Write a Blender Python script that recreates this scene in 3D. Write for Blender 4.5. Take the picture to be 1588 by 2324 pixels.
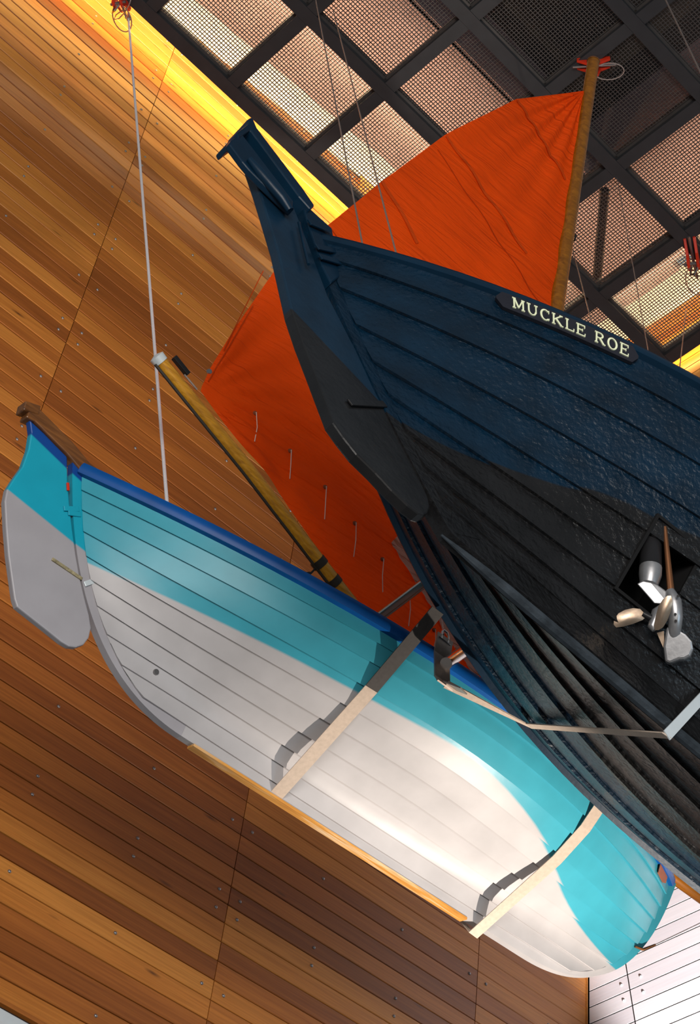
import bpy, bmesh, math, random
import math
import numpy as np
# ---------------------------------------------------------------- camera solved from the vanishing points of boards, seams and ceiling grid
FPX = 4286.046
CX, CY = 794.0, 1162.0
RC = np.array([[0.74551819, -0.65949438, 0.09627974],
               [0.55338157, 0.53199988, -0.64089389],
               [0.37144511, 0.53107748, 0.76156762]])      # world -> camera (x right, y down, z forward)
EYE = np.array([0.0, 0.0, 1.6])
def ray(px, py):
    v = RC.T @ np.array([px - CX, py - CY, FPX])
    return v / np.linalg.norm(v)
def hit_plane(px, py, p0, n):
    r = ray(px, py); p0 = np.asarray(p0, float); n = np.asarray(n, float)
    return EYE + r * ((p0 - EYE) @ n) / (r @ n)
def project(P):
    q = RC @ (np.asarray(P, float) - EYE)
    return q[:2] / q[2] * FPX + np.array([CX, CY])
def rot_xyz(ro, pi, ya):
    cx, sx = math.cos(ro), math.sin(ro); cy, sy = math.cos(pi), math.sin(pi); cz, sz = math.cos(ya), math.sin(ya)
    Rx = np.array([[1, 0, 0], [0, cx, -sx], [0, sx, cx]]); Ry = np.array([[cy, 0, sy], [0, 1, 0], [-sy, 0, cy]])
    Rz = np.array([[cz, -sz, 0], [sz, cz, 0], [0, 0, 1]])
    return Rz @ Ry @ Rx
def bez(P0, P1, P2, n=40):
    t = np.linspace(0, 1, n)[:, None]
    return (1 - t) ** 2 * np.array(P0, float) + 2 * t * (1 - t) * np.array(P1, float) + t ** 2 * np.array(P2, float)
class Hull:
    """double-ended clinker hull in boat coordinates: x forward from the stern, y across, z up from the keel"""
    def __init__(s, L, B, n, n0, z0, z1, z2, post, stem, zk, sec, M, anchor, origin, inset=.05):
        s.inset = inset; s.L, s.B, s.n, s.n0, s.z0, s.z1, s.z2, s.zk = L, B, n, n0, z0, z1, z2, zk
        s.post = post; s.stem = stem                # (k,2) arrays of (x,z), bottom to top
        s.sec = np.array(sec, float)                # (v, y/B, height fraction) rows
        s.M = M; s.anchor = np.array(anchor, float); s.origin = np.array(origin, float)
    def zs(s, u):
        a = max(0.0, 1 - 2 * u); b = max(0.0, 2 * u - 1)
        return s.z0 * a * a + s.z1 + s.z2 * b * b
    def pt(s, u, v, side=-1, off=0.0):
        """surface point; side -1 is the camera's right-hand side (starboard)"""
        if off:
            e = 1e-3
            p = s.pt(u, v, side)
            du = s.pt(min(1, u + e), v, side) - s.pt(max(0, u - e), v, side)
            dv = s.pt(u, min(1, v + e), side) - s.pt(u, max(0, v - e), side)
            nrm = np.cross(du, dv) * (1 if side < 0 else -1)
            l = np.linalg.norm(nrm)
            nrm = nrm / l if l > 1e-12 else np.array([0, side, 0.0])
            return p + nrm * off
        yv = np.interp(v, s.sec[:, 0], s.sec[:, 1]); hm = np.interp(v, s.sec[:, 0], s.sec[:, 2])
        e = abs(1 - 2 * u) ** 2.5                    # towards the posts the height runs evenly
        h = hm * (1 - e) + v * e
        zs = s.zs(u)
        z = s.zk + (zs - s.zk) * h
        zz0 = s.zk + (s.zs(0) - s.zk) * v; zz1 = s.zk + (s.zs(1) - s.zk) * v
        xa = np.interp(zz0, s.post[:, 1], s.post[:, 0]); xb = np.interp(zz1, s.stem[:, 1], s.stem[:, 0]) - s.inset; xa += s.inset
        x = xa + (xb - xa) * u
        nn = s.n0 + (s.n - s.n0) * v
        b = s.B * max(0.0, 1 - abs(1 - 2 * u) ** nn)
        return np.array([x, side * (b * yv + 0.022), z])
    def world(s, P):
        return (np.asarray(P, float) - s.anchor) @ s.M.T + s.origin
    def local(s, P):
        return (np.asarray(P, float) - s.origin) @ s.M + s.anchor
    def cast(s, px, py, side=-1, nu=90, nv=40):
        """first hit of the pixel's ray with one side of the hull -> (u, v, local point)"""
        best = None
        o = s.local(EYE); d = s.M.T @ ray(px, py)
        us = np.linspace(0, 1, nu); vs = np.linspace(0, 1, nv)
        G = np.array([[s.pt(u, v, side) for v in vs] for u in us])
        for i in range(nu - 1):
            for j in range(nv - 1):
                for tri, uv in (((G[i, j], G[i + 1, j], G[i, j + 1]), ((i, j), (i + 1, j), (i, j + 1))),
                                ((G[i + 1, j + 1], G[i, j + 1], G[i + 1, j]), ((i + 1, j + 1), (i, j + 1), (i + 1, j)))):
                    e1 = tri[1] - tri[0]; e2 = tri[2] - tri[0]; h = np.cross(d, e2); a = e1 @ h
                    if abs(a) < 1e-14: continue
                    q = o - tri[0]; b1 = (q @ h) / a
                    if b1 < -1e-6 or b1 > 1 + 1e-6: continue
                    k = np.cross(q, e1); b2 = (d @ k) / a
                    if b2 < -1e-6 or b1 + b2 > 1 + 1e-6: continue
                    t = (e2 @ k) / a
                    if t > 0 and (best is None or t < best[0]):
                        w = 1 - b1 - b2
                        uu = us[uv[0][0]] * w + us[uv[1][0]] * b1 + us[uv[2][0]] * b2
                        vv = vs[uv[0][1]] * w + vs[uv[1][1]] * b1 + vs[uv[2][1]] * b2
                        best = (t, uu, vv, o + d * t)
        return best[1:] if best else None
def make_blue():
    L, B = 3.7362, .705; xk, ak, xb, ab = .9142, .3516, .8063, .1626
    zt0, zt1 = .2396 + .5745, .5745 + .2146
    post = bez((xk, 0), (xk * ak, 0), (0, zt0)); stem = bez((L - xb, 0), (L - xb * ab, 0), (L, zt1))
    sec = [(0, 0, 0), (.11, .07, .145), (.22, .20, .235), (.335, .36, .31), (.45, .54, .39), (.56, .70, .485), (.68, .83, .61), (.79, .92, .75), (.895, .97, .875), (1, 1, 1)]
    r = ray(620 - 3.72, 1803 + 4.15)
    o = EYE + r / r[1] * 5.1002
    return Hull(L, B, 1.969, 1.5, .2396, .5745, .2146, post, stem, .05, sec, rot_xyz(.2893, -.0237, .0076), (L * .38, 0, 0), o)
def make_black():
    L, B = 5.9884, .880; xk = .8175; zt = .5051 + .9523
    post = bez((xk, 0), (xk * .5, zt * .35), (0, zt))
    stem = bez((L - 1.1, 0), (L - .2, .05), (L, .9523 + .3064))
    sec = [(0, 0, 0), (.14, .14, .085), (.28, .295, .185), (.42, .445, .305), (.56, .59, .445), (.70, .73, .60), (.85, .87, .785), (1, 1, 1)]
    o = EYE + ray(1009.66, 1219.53) * 6.3995
    return Hull(L, B, 2.4063, 1.6, .5051, .9523, .3064, post, stem, .15, sec, rot_xyz(-.1695, .0973, -.0074), (xk, 0, 0), o)
from mathutils import Vector, Matrix
random.seed(7)
SC = bpy.context.scene
COL = SC.collection
for o in list(bpy.data.objects): bpy.data.objects.remove(o)
# ---------------------------------------------------------------- camera, world, large lights, exposure
cam_d = bpy.data.cameras.new('camera'); cam = bpy.data.objects.new('camera', cam_d); COL.objects.link(cam); SC.camera = cam
cam_d.sensor_fit = 'VERTICAL'; cam_d.sensor_height = 36.0; cam_d.lens = FPX * 36.0 / 2324.0; cam_d.clip_start = .05; cam_d.clip_end = 200
cam.matrix_world = Matrix(((RC[0, 0], -RC[1, 0], -RC[2, 0], EYE[0]), (RC[0, 1], -RC[1, 1], -RC[2, 1], EYE[1]), (RC[0, 2], -RC[1, 2], -RC[2, 2], EYE[2]), (0, 0, 0, 1)))
W = bpy.data.worlds.new('daylight'); SC.world = W; W.use_nodes = True
W.node_tree.nodes['Background'].inputs[0].default_value = (.82, .91, 1.0, 1); W.node_tree.nodes['Background'].inputs[1].default_value = .17
VS = SC.view_settings; VS.view_transform = 'Standard'; VS.look = 'None'; VS.exposure = 0.0; VS.gamma = 1.0; VS.use_curve_mapping = False
def aim(o, loc, target):
    o.location = loc; o.rotation_euler = (Vector(target) - Vector(loc)).to_track_quat('-Z', 'Y').to_euler()
def spot(name, loc, target, energy, color, angle, blend=.5, size=.08):
    d = bpy.data.lights.new(name, 'SPOT'); d.energy = energy; d.color = color; d.spot_size = math.radians(angle); d.spot_blend = blend; d.shadow_soft_size = size
    o = bpy.data.objects.new(name, d); COL.objects.link(o); aim(o, loc, target); return o
def area(name, loc, target, sx, sy, energy, color):
    d = bpy.data.lights.new(name, 'AREA'); d.shape = 'RECTANGLE'; d.size = sx; d.size_y = sy; d.energy = energy; d.color = color
    o = bpy.data.objects.new(name, d); COL.objects.link(o); aim(o, loc, target); return o
spot('gallery_spotlight', (6.6, 4.2, 3.3), (4.75, 4.72, 7.0), 1650, (1, .88, .76), 42, .8, .05)
spot('gallery_spotlight', (6.0, 4.0, 4.5), (7.4, 5.5, 8.5), 4000, (1, .95, .97), 30, .35, .1)
area('hall_window_light', (-4.0, -6.0, 2.4), (3.5, 6.5, 9.5), 7.0, 4.0, 1480, (1.0, .94, .88))
area('hall_window_light', (6.5, -5.5, 1.8), (4.5, 3.5, 7.0), 3.0, 2.4, 150, (.62, .84, 1.0))
# ---------------------------------------------------------------- materials
def mat(name): 
    m = bpy.data.materials.new(name); m.use_nodes = True; nt = m.node_tree
    return m, nt, nt.nodes['Principled BSDF']
def N(nt, t, **k):
    n = nt.nodes.new(t)
    for a, b in k.items():
        if a.startswith('i_'): n.inputs[a[2:].replace('_', ' ')].default_value = b
        else: setattr(n, a, b)
    return n
def ramp(nt, stops):
    r = nt.nodes.new('ShaderNodeValToRGB'); e = r.color_ramp.elements
    while len(e) < len(stops): e.new(.5)
    for x, (p, c) in zip(e, stops): x.position = p; x.color = (c[0], c[1], c[2], 1)
    return r
def math_n(nt, op, a, b=None):
    n = nt.nodes.new('ShaderNodeMath'); n.operation = op
    for i, v in enumerate((a, b)):
        if v is None: continue
        if isinstance(v, (int, float)): n.inputs[i].default_value = v
        else: nt.links.new(v, n.inputs[i])
    return n.outputs[0]
def mixc(nt, fac, a, b):
    n = nt.nodes.new('ShaderNodeMix'); n.data_type = 'RGBA'
    if isinstance(fac, (int, float)): n.inputs[0].default_value = fac
    else: nt.links.new(fac, n.inputs[0])
    for i, v in ((6, a), (7, b)):
        if isinstance(v, tuple): n.inputs[i].default_value = (v[0], v[1], v[2], 1)
        else: nt.links.new(v, n.inputs[i])
    return n.outputs[2]
def bump(nt, b, h, strength, dist):
    n = nt.nodes.new('ShaderNodeBump'); n.inputs['Strength'].default_value = strength; n.inputs['Distance'].default_value = dist
    nt.links.new(h, n.inputs['Height']); nt.links.new(n.outputs[0], b.inputs['Normal'])
def plain(name, c, rough=.5, metal=0.0, var=.12, scale=9.0, bstr=0.0, bscale=60.0, bdist=.002):
    m, nt, b = mat(name)
    tc = N(nt, 'ShaderNodeTexCoord'); no = N(nt, 'ShaderNodeTexNoise'); no.inputs['Scale'].default_value = scale; no.inputs['Detail'].default_value = 4
    nt.links.new(tc.outputs['Object'], no.inputs['Vector'])
    lo = tuple(x * (1 - var) for x in c); hi = tuple(min(1, x * (1 + var)) for x in c)
    r = ramp(nt, [(.3, lo), (.7, hi)]); nt.links.new(no.outputs['Fac'], r.inputs[0]); nt.links.new(r.outputs[0], b.inputs['Base Color'])
    b.inputs['Roughness'].default_value = rough; b.inputs['Metallic'].default_value = metal; b.inputs['Specular IOR Level'].default_value = .3
    if bstr:
        n2 = N(nt, 'ShaderNodeTexNoise'); n2.inputs['Scale'].default_value = bscale; n2.inputs['Detail'].default_value = 5
        nt.links.new(tc.outputs['Object'], n2.inputs['Vector']); bump(nt, b, n2.outputs['Fac'], bstr, bdist)
    return m
def wood(name, tones, rough, grain=(1.2, 40, 40), knots=0.0, rnd=True, bstr=.15, streak=.55):
    m, nt, b = mat(name)
    tc = N(nt, 'ShaderNodeTexCoord'); oi = N(nt, 'ShaderNodeObjectInfo')
    off = N(nt, 'ShaderNodeVectorMath', operation='SCALE'); off.inputs[0].default_value = (37, 19, 53); nt.links.new(oi.outputs['Random'], off.inputs['Scale'])
    ad = N(nt, 'ShaderNodeVectorMath', operation='ADD'); nt.links.new(tc.outputs['Object'], ad.inputs[0])
    if rnd: nt.links.new(off.outputs[0], ad.inputs[1])
    mp = N(nt, 'ShaderNodeMapping'); mp.inputs['Scale'].default_value = grain; nt.links.new(ad.outputs[0], mp.inputs[0])
    no = N(nt, 'ShaderNodeTexNoise'); no.inputs['Scale'].default_value = 1.0; no.inputs['Detail'].default_value = 6; no.inputs['Distortion'].default_value = .6
    nt.links.new(mp.outputs[0], no.inputs[0])
    if rnd:
        f = math_n(nt, 'ADD', math_n(nt, 'MULTIPLY', oi.outputs['Random'], .62), math_n(nt, 'MULTIPLY', no.outputs['Fac'], .42))
    else: f = no.outputs['Fac']
    r = ramp(nt, tones); nt.links.new(f, r.inputs[0]); c = r.outputs[0]
    fine = N(nt, 'ShaderNodeTexNoise'); fine.inputs['Scale'].default_value = 3.0; fine.inputs['Detail'].default_value = 4; nt.links.new(mp.outputs[0], fine.inputs[0])
    fr = ramp(nt, [(.40, (.72, .68, .62)), (.58, (1, 1, 1))]); nt.links.new(fine.outputs['Fac'], fr.inputs[0])
    mu = N(nt, 'ShaderNodeMix', data_type='RGBA', blend_type='MULTIPLY'); mu.inputs[0].default_value = streak; nt.links.new(c, mu.inputs[6]); nt.links.new(fr.outputs[0], mu.inputs[7]); c = mu.outputs[2]
    if knots:
        m2 = N(nt, 'ShaderNodeMapping'); m2.inputs['Scale'].default_value = (1.6, 7, 7); nt.links.new(ad.outputs[0], m2.inputs[0])
        vo = N(nt, 'ShaderNodeTexVoronoi'); vo.inputs['Scale'].default_value = 1.0; nt.links.new(m2.outputs[0], vo.inputs['Vector'])
        kr = ramp(nt, [(.0, (1, 1, 1)), (knots, (0, 0, 0))]); nt.links.new(vo.outputs['Distance'], kr.inputs[0])
        c = mixc(nt, kr.outputs[0], c, (.07, .022, .006))
    nt.links.new(c, b.inputs['Base Color']); b.inputs['Roughness'].default_value = rough
    bump(nt, b, no.outputs['Fac'], bstr, .002)
    return m
def zone(nt, tc, curve, xr, zr, soft=.004):
    """1 above a curved line z(x) in the thing's own coordinates, 0 below"""
    sep = N(nt, 'ShaderNodeSeparateXYZ'); nt.links.new(tc.outputs['Object'], sep.inputs[0])
    xn = math_n(nt, 'DIVIDE', math_n(nt, 'SUBTRACT', sep.outputs['X'], xr[0]), xr[1] - xr[0])
    fc = N(nt, 'ShaderNodeFloatCurve'); cu = fc.mapping.curves[0]
    pts = [((x - xr[0]) / (xr[1] - xr[0]), (z - zr[0]) / (zr[1] - zr[0])) for x, z in curve]
    cu.points[0].location = pts[0]; cu.points[-1].location = pts[-1]
    for p in pts[1:-1]: cu.points.new(*p)
    fc.mapping.update(); nt.links.new(xn, fc.inputs['Value'])
    zl = math_n(nt, 'ADD', math_n(nt, 'MULTIPLY', fc.outputs[0], zr[1] - zr[0]), zr[0])
    n = nt.nodes.new('ShaderNodeMapRange'); n.inputs['From Min'].default_value = -soft; n.inputs['From Max'].default_value = soft
    nt.links.new(math_n(nt, 'SUBTRACT', sep.outputs['Z'], zl), n.inputs['Value'])
    return n.outputs[0]
def painted(name, below, above, curve, xr, zr, rough=(.35, .35), bstr=.1, bscale=25, bdist=.004, var=.12, top=None, topcurve=None, vscale=6, spec=.5):
    m, nt, b = mat(name); tc = N(nt, 'ShaderNodeTexCoord')
    no = N(nt, 'ShaderNodeTexNoise'); no.inputs['Scale'].default_value = vscale; no.inputs['Detail'].default_value = 6; nt.links.new(tc.outputs['Object'], no.inputs[0])
    def vr(c):
        r = ramp(nt, [(.3, tuple(x * (1 - var) for x in c)), (.7, tuple(min(1, x * (1 + var)) for x in c))]); nt.links.new(no.outputs['Fac'], r.inputs[0]); return r.outputs[0]
    z = zone(nt, tc, curve, xr, zr)
    c = mixc(nt, z, vr(below), vr(above))
    if top: c = mixc(nt, zone(nt, tc, topcurve, xr, zr), c, top)
    nt.links.new(c, b.inputs['Base Color'])
    nt.links.new(math_n(nt, 'ADD', math_n(nt, 'MULTIPLY', z, rough[1] - rough[0]), rough[0]), b.inputs['Roughness'])
    n2 = N(nt, 'ShaderNodeTexNoise'); n2.inputs['Scale'].default_value = bscale; n2.inputs['Detail'].default_value = 6; nt.links.new(tc.outputs['Object'], n2.inputs[0])
    bump(nt, b, n2.outputs['Fac'], bstr, bdist); b.inputs['Specular IOR Level'].default_value = spec
    return m
M = {}
CED = [(.15, (.225, .066, .012)), (.40, (.35, .112, .020)), (.62, (.475, .168, .028)), (.85, (.58, .235, .044))]
M['cedar'] = wood('cedar_boards', CED, .34, (.9, 34, 34), .10)
M['glare_board'] = wood('glare_whitened_boards', [(.15, (.74, .70, .72)), (.5, (.82, .79, .80)), (.85, (.88, .85, .85))], .42, (.9, 30, 30), streak=.12)  # overexposed glare on the lower right wall, put into the board colour
M['backing'] = plain('wall_backing', (.020, .013, .010), .9)
M['white_paint'] = plain('white_plaster', (.80, .76, .70), .7, var=.04)
M['deck'] = plain('pink_brown_roof_deck', (.20, .145, .165), .8, var=.14, scale=2.5)
M['void'] = plain('dark_roof_void', (.018, .016, .017), .9)
M['steel'] = plain('dark_painted_steel', (.032, .034, .038), .5, 0, .1)
M['grating'] = plain('grating_steel', (.085, .078, .075), .45, .3, .1)
M['concrete'] = plain('floor_concrete', (.30, .29, .28), .75, var=.2, scale=1.5)
M['bolt'] = plain('bolt_steel', (.30, .29, .29), .34, .8, .05)
M['alu'] = plain('pale_aluminium', (.70, .77, .80), .35, .3, .05)
M['rubber'] = plain('black_gasket', (.004, .004, .0045), .9)
M['strap'] = plain('webbing_strap', (.50, .40, .32), .8, var=.08, scale=60, bstr=.3, bscale=400, bdist=.0008)
M['strap_shaded'] = plain('shaded_webbing_strap', (.060, .055, .052), .8, var=.1, scale=60, bstr=.3, bscale=400, bdist=.0008)  # same webbing, with the shade of its upper run put into the colour
M['chrome'] = plain('polished_steel', (.62, .58, .55), .18, 1.0, .05)
M['bracket'] = plain('steel_bracket', (.34, .28, .24), .4, .5, .15, 30)
M['rope'] = plain('white_rope', (.72, .70, .72), .7, var=.1, scale=200, bstr=.4, bscale=500, bdist=.001)
M['wire'] = plain('steel_wire', (.42, .36, .33), .4, .7, .1, 60)
M['clamp'] = plain('orange_red_clamp_paint', (.62, .035, .012), .4, var=.15)
M['rail_blue'] = plain('royal_blue_paint', (.0, .066, .27), .45, var=.12, scale=8, bstr=.15, bscale=20)
M['mast_wood'] = wood('varnished_mast', [(.3, (.16, .055, .003)), (.6, (.26, .095, .005)), (.8, (.33, .125, .010))], .3, (1.5, 40, 40), 0, False)
M['boom_wood'] = wood('yellow_spar_wood', [(.3, (.40, .17, .012)), (.6, (.62, .29, .020)), (.8, (.70, .36, .04))], .3, (6, 60, 60), .06, False)
M['bowsprit'] = wood('orange_varnish_wood', [(.3, (.32, .10, .006)), (.7, (.42, .15, .010))], .3, (4, 60, 60), 0, False)
M['tiller'] = wood('dark_tiller_wood', [(.3, (.10, .038, .012)), (.7, (.22, .085, .022))], .35, (5, 60, 60), 0, False)
M['keel_wood'] = wood('worn_keel_wood', [(.3, (.50, .20, .03)), (.55, (.66, .31, .06)), (.75, (.80, .62, .40))], .5, (3, 30, 30), 0, False)
M['black_fit'] = plain('black_fitting', (.012, .011, .011), .45)
M['tape'] = plain('black_tape', (.030, .024, .018), .5)
M['silver'] = plain('cast_aluminium_drive', (.36, .36, .37), .38, .75, .15, 20, .2, 60, .002)
M['bronze'] = plain('bronze_blade', (.40, .30, .22), .38, .85, .15, 20, .2, 60, .002)
M['leg_black'] = plain('drive_leg_black', (.020, .020, .022), .4, .3)
M['copper'] = plain('copper_rod', (.30, .13, .06), .35, .8)
M['navy'] = plain('navy_paint', (.0015, .015, .034), .36, var=.2, scale=5, bstr=.25, bscale=30, bdist=.003)
M['name_board'] = plain('black_name_board', (.012, .013, .020), .45)
M['letter'] = plain('cream_letter_paint', (.70, .74, .50), .5, var=.05)
M['cord'] = plain('pink_cord', (.78, .50, .40), .7)
M['patch'] = plain('brown_leather_patch', (.25, .07, .03), .6)
M['brass'] = plain('corroded_bracket', (.34, .29, .17), .6, .3, .4, 60)
def sail_mat(name, c, tr=.45):
    m, nt, b = mat(name); tc = N(nt, 'ShaderNodeTexCoord')
    no = N(nt, 'ShaderNodeTexNoise'); no.inputs['Scale'].default_value = 2.2; no.inputs['Detail'].default_value = 5; nt.links.new(tc.outputs['Object'], no.inputs[0])
    r = ramp(nt, [(.3, tuple(x * .88 for x in c)), (.7, tuple(min(1, x * 1.08) for x in c))]); nt.links.new(no.outputs['Fac'], r.inputs[0])
    nt.links.new(r.outputs[0], b.inputs['Base Color']); b.inputs['Roughness'].default_value = .7
    b.inputs['Specular IOR Level'].default_value = .2
    mp = N(nt, 'ShaderNodeMapping'); mp.inputs['Rotation'].default_value = (0, math.radians(28), 0); mp.inputs['Scale'].default_value = (2.6, 1, 26); nt.links.new(tc.outputs['Object'], mp.inputs[0])
    w = N(nt, 'ShaderNodeTexNoise'); w.inputs['Scale'].default_value = 1.0; w.inputs['Detail'].default_value = 3; w.inputs['Distortion'].default_value = .8; nt.links.new(mp.outputs[0], w.inputs[0]); bump(nt, b, w.outputs['Fac'], .65, .040)
    t = N(nt, 'ShaderNodeBsdfTranslucent'); nt.links.new(r.outputs[0], t.inputs[0])
    mx = N(nt, 'ShaderNodeMixShader'); mx.inputs[0].default_value = tr
    nt.links.new(b.outputs[0], mx.inputs[1]); nt.links.new(t.outputs[0], mx.inputs[2]); nt.links.new(mx.outputs[0], nt.nodes['Material Output'].inputs[0])
    return m
M['sail'] = sail_mat('orange_sailcloth', (.95, .088, .001))
M['sail_tape'] = sail_mat('sail_seam_tape', (.66, .072, .003), .35)
M['vinyl'] = sail_mat('crinkled_clear_vinyl', (.62, .34, .22), .3)
vb = M['vinyl'].node_tree.nodes['Principled BSDF']; vb.inputs['Roughness'].default_value = .12; vb.inputs['Specular IOR Level'].default_value = .8
# ---------------------------------------------------------------- mesh helpers
class MB:
    def __init__(s): s.v = []; s.f = []
    def add(s, vs, fs):
        b = len(s.v); s.v += [tuple(float(c) for c in p) for p in vs]; s.f += [tuple(i + b for i in f) for f in fs]; return s
    def box(s, c, ax, ay, az):
        """oriented box: centre and three half-axis vectors"""
        c, ax, ay, az = (np.asarray(q, float) for q in (c, ax, ay, az))
        vs = [c + i * ax + j * ay + k * az for k in (-1, 1) for j in (-1, 1) for i in (-1, 1)]
        return s.add(vs, [(0, 2, 3, 1), (4, 5, 7, 6), (0, 1, 5, 4), (2, 6, 7, 3), (0, 4, 6, 2), (1, 3, 7, 5)])
    def aabb(s, lo, hi):
        lo, hi = np.array(lo, float), np.array(hi, float); h = (hi - lo) / 2
        return s.box((lo + hi) / 2, (h[0], 0, 0), (0, h[1], 0), (0, 0, h[2]))
    def tube(s, pts, r, n=8, cap=True):
        pts = [np.asarray(p, float) for p in pts]; rr = r if isinstance(r, (list, tuple)) else [r] * len(pts)
        t0 = pts[1] - pts[0]; a = np.cross(t0, (0, 0, 1.0)); a = a if np.linalg.norm(a) > 1e-6 * np.linalg.norm(t0) else np.cross(t0, (0, 1.0, 0)); rings = []
        for i, p in enumerate(pts):
            t = pts[min(i + 1, len(pts) - 1)] - pts[max(i - 1, 0)]; t = t / (np.linalg.norm(t) + 1e-12)
            a = a - (a @ t) * t; a = a / (np.linalg.norm(a) + 1e-12); b = np.cross(t, a)
            rings.append([p + rr[i] * (math.cos(2 * math.pi * k / n) * a + math.sin(2 * math.pi * k / n) * b) for k in range(n)])
        fs = [(i * n + k, i * n + (k + 1) % n, (i + 1) * n + (k + 1) % n, (i + 1) * n + k) for i in range(len(pts) - 1) for k in range(n)]
        if cap: fs += [tuple(range(n))[::-1], tuple((len(pts) - 1) * n + k for k in range(n))]
        return s.add([p for r_ in rings for p in r_], fs)
    def sweep(s, pts, U, V, prof):
        """sweep a closed profile [(a,b)..] along pts with per-point axes U, V"""
        n = len(prof); vs = []
        for p, u, v in zip(pts, U, V): vs += [np.asarray(p) + a * np.asarray(u) + b * np.asarray(v) for a, b in prof]
        fs = [(i * n + k, i * n + (k + 1) % n, (i + 1) * n + (k + 1) % n, (i + 1) * n + k) for i in range(len(pts) - 1) for k in range(n)]
        fs += [tuple(range(n))[::-1], tuple((len(pts) - 1) * n + k for k in range(n))]
        return s.add(vs, fs)
    def prism(s, poly, nrm, th):
        """slab: closed outline of 3D points, thickened by th to both sides along nrm"""
        nrm = np.asarray(nrm, float); n = len(poly)
        vs = [np.asarray(p) + nrm * th / 2 for p in poly] + [np.asarray(p) - nrm * th / 2 for p in poly]
        return s.add(vs, [tuple(range(n)), tuple(range(2 * n - 1, n - 1, -1))] + [(i, n + i, n + (i + 1) % n, (i + 1) % n) for i in range(n)])
    def mesh(s, name, m, smooth=False):
        me = bpy.data.meshes.new(name); me.from_pydata(s.v, [], s.f); me.update()
        bm = bmesh.new(); bm.from_mesh(me); bmesh.ops.recalc_face_normals(bm, faces=bm.faces); bm.to_mesh(me); bm.free()
        me.materials.append(m)
        if smooth:
            for p in me.polygons: p.use_smooth = True
            try: me.set_sharp_from_angle(angle=math.radians(40))
            except Exception: pass
        return me
    def build(s, name, m, parent=None, smooth=False, bevel=0.0):
        o = bpy.data.objects.new(name, s.mesh(name, m, smooth)); COL.objects.link(o); o.parent = parent
        if bevel:
            md = o.modifiers.new('bevel', 'BEVEL'); md.width = bevel; md.segments = 2; md.limit_method = 'ANGLE'; md.angle_limit = math.radians(40)
        return o
def tag(o, label=None, cat=None, group=None, kind=None):
    if label: o['label'] = label
    if cat: o['category'] = cat
    if group: o['group'] = group
    if kind: o['kind'] = kind
    return o
def empty(name, loc=(0, 0, 0)):
    o = bpy.data.objects.new(name, None); COL.objects.link(o); o.location = loc; o.empty_display_size = .2; return o
def link(name, me, parent, loc=(0, 0, 0), rot=(0, 0, 0)):
    o = bpy.data.objects.new(name, me); COL.objects.link(o); o.parent = parent; o.location = loc; o.rotation_euler = rot; return o
# ================================================================ THE ROOM
D = 7.0; ZE = 1.6                       # distance of the cedar wall; eye height
HC = 1.886 * D + ZE                     # underside of the ceiling grid
ROOF = 14.66 + ZE; CLAD_TOP = 14.2 + ZE; PITCH = .01759 * D
fl = tag(MB().aabb((-9, -9, -.2), (9, 9, 0)).build('floor', M['concrete']), kind='structure')
wall = tag(MB().aabb((.3, D + .03, 4.9 + ZE), (1.0385 * D + .25, D + .25, ROOF + .1)).build('wall_back', M['backing']), kind='structure')
# boards
def plank_mesh(name, ln, w, th, m, ch=.0035, shear0=0.0, shear1=0.0):
    """board lying along x, face towards -y, chamfered front edges"""
    h = w / 2; prof = [(-h, 0), (-h, -th + ch), (-h + ch, -th), (h - ch, -th), (h, -th + ch), (h, 0)]     # (z, y)
    vs = []
    for e, sh in ((-ln / 2, shear0), (ln / 2, shear1)): vs += [(e + sh * z, y, z) for z, y in prof]
    n = len(prof)
    me = MB().add(vs, [tuple(range(n))[::-1], tuple(range(n, 2 * n))] + [(i, (i + 1) % n, n + (i + 1) % n, n + i) for i in range(n)]).mesh(name, m)
    if m is M['glare_board']:                  # shadow lines of the joints, put in as dark edge faces
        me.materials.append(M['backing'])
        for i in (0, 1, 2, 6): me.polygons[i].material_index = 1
    return me
SEAMS = [.0798, .3604, .6410, .9040, 1.0375]; cols = list(zip(SEAMS[:-1], SEAMS[1:]))
def slant_plank(ln, sl, w=PITCH - .006, th=.026, ch=.0035):
    h = w / 2; prof = [(-h, 0), (-h, -th + ch), (-h + ch, -th), (h - ch, -th), (h, -th + ch), (h, 0)]; n = len(prof)
    vs = [(e, y, z + sl * e) for e in (-ln / 2, ln / 2) for z, y in prof]
    return MB().add(vs, [tuple(range(n))[::-1], tuple(range(n, 2 * n))] + [(i, (i + 1) % n, n + (i + 1) % n, n + i) for i in range(n)]).mesh('plank', M['cedar'])
bolts = MB()
def bolt_dome(mb, c, nrm, r=.0105):
    nrm = np.asarray(nrm, float); a = np.cross(nrm, (0, 0, 1.0)); a /= np.linalg.norm(a); b = np.cross(nrm, a); vs = []
    for rr, h in ((1.0, 0), (.95, .35), (.6, .75)): vs += [np.asarray(c) + r * (rr * (math.cos(t) * a + math.sin(t) * b) + h * nrm) for t in [2 * math.pi * k / 8 for k in range(8)]]
    vs.append(np.asarray(c) + r * .9 * nrm)
    fs = [(i * 8 + k, i * 8 + (k + 1) % 8, (i + 1) * 8 + (k + 1) % 8, (i + 1) * 8 + k) for i in range(2) for k in range(8)] + [(16 + k, 16 + (k + 1) % 8, 24) for k in range(8)]
    mb.add(vs, fs)
BX = [.2625, .3491, .3714, .456, .550, .6305, .6514, .728, .816, .8945, .9140, .99]
def row_z(r, xn):
    z = .9011 + .01759 * r; return (z - .118 * (z - .92) * (xn - .641)) * D + ZE
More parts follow.
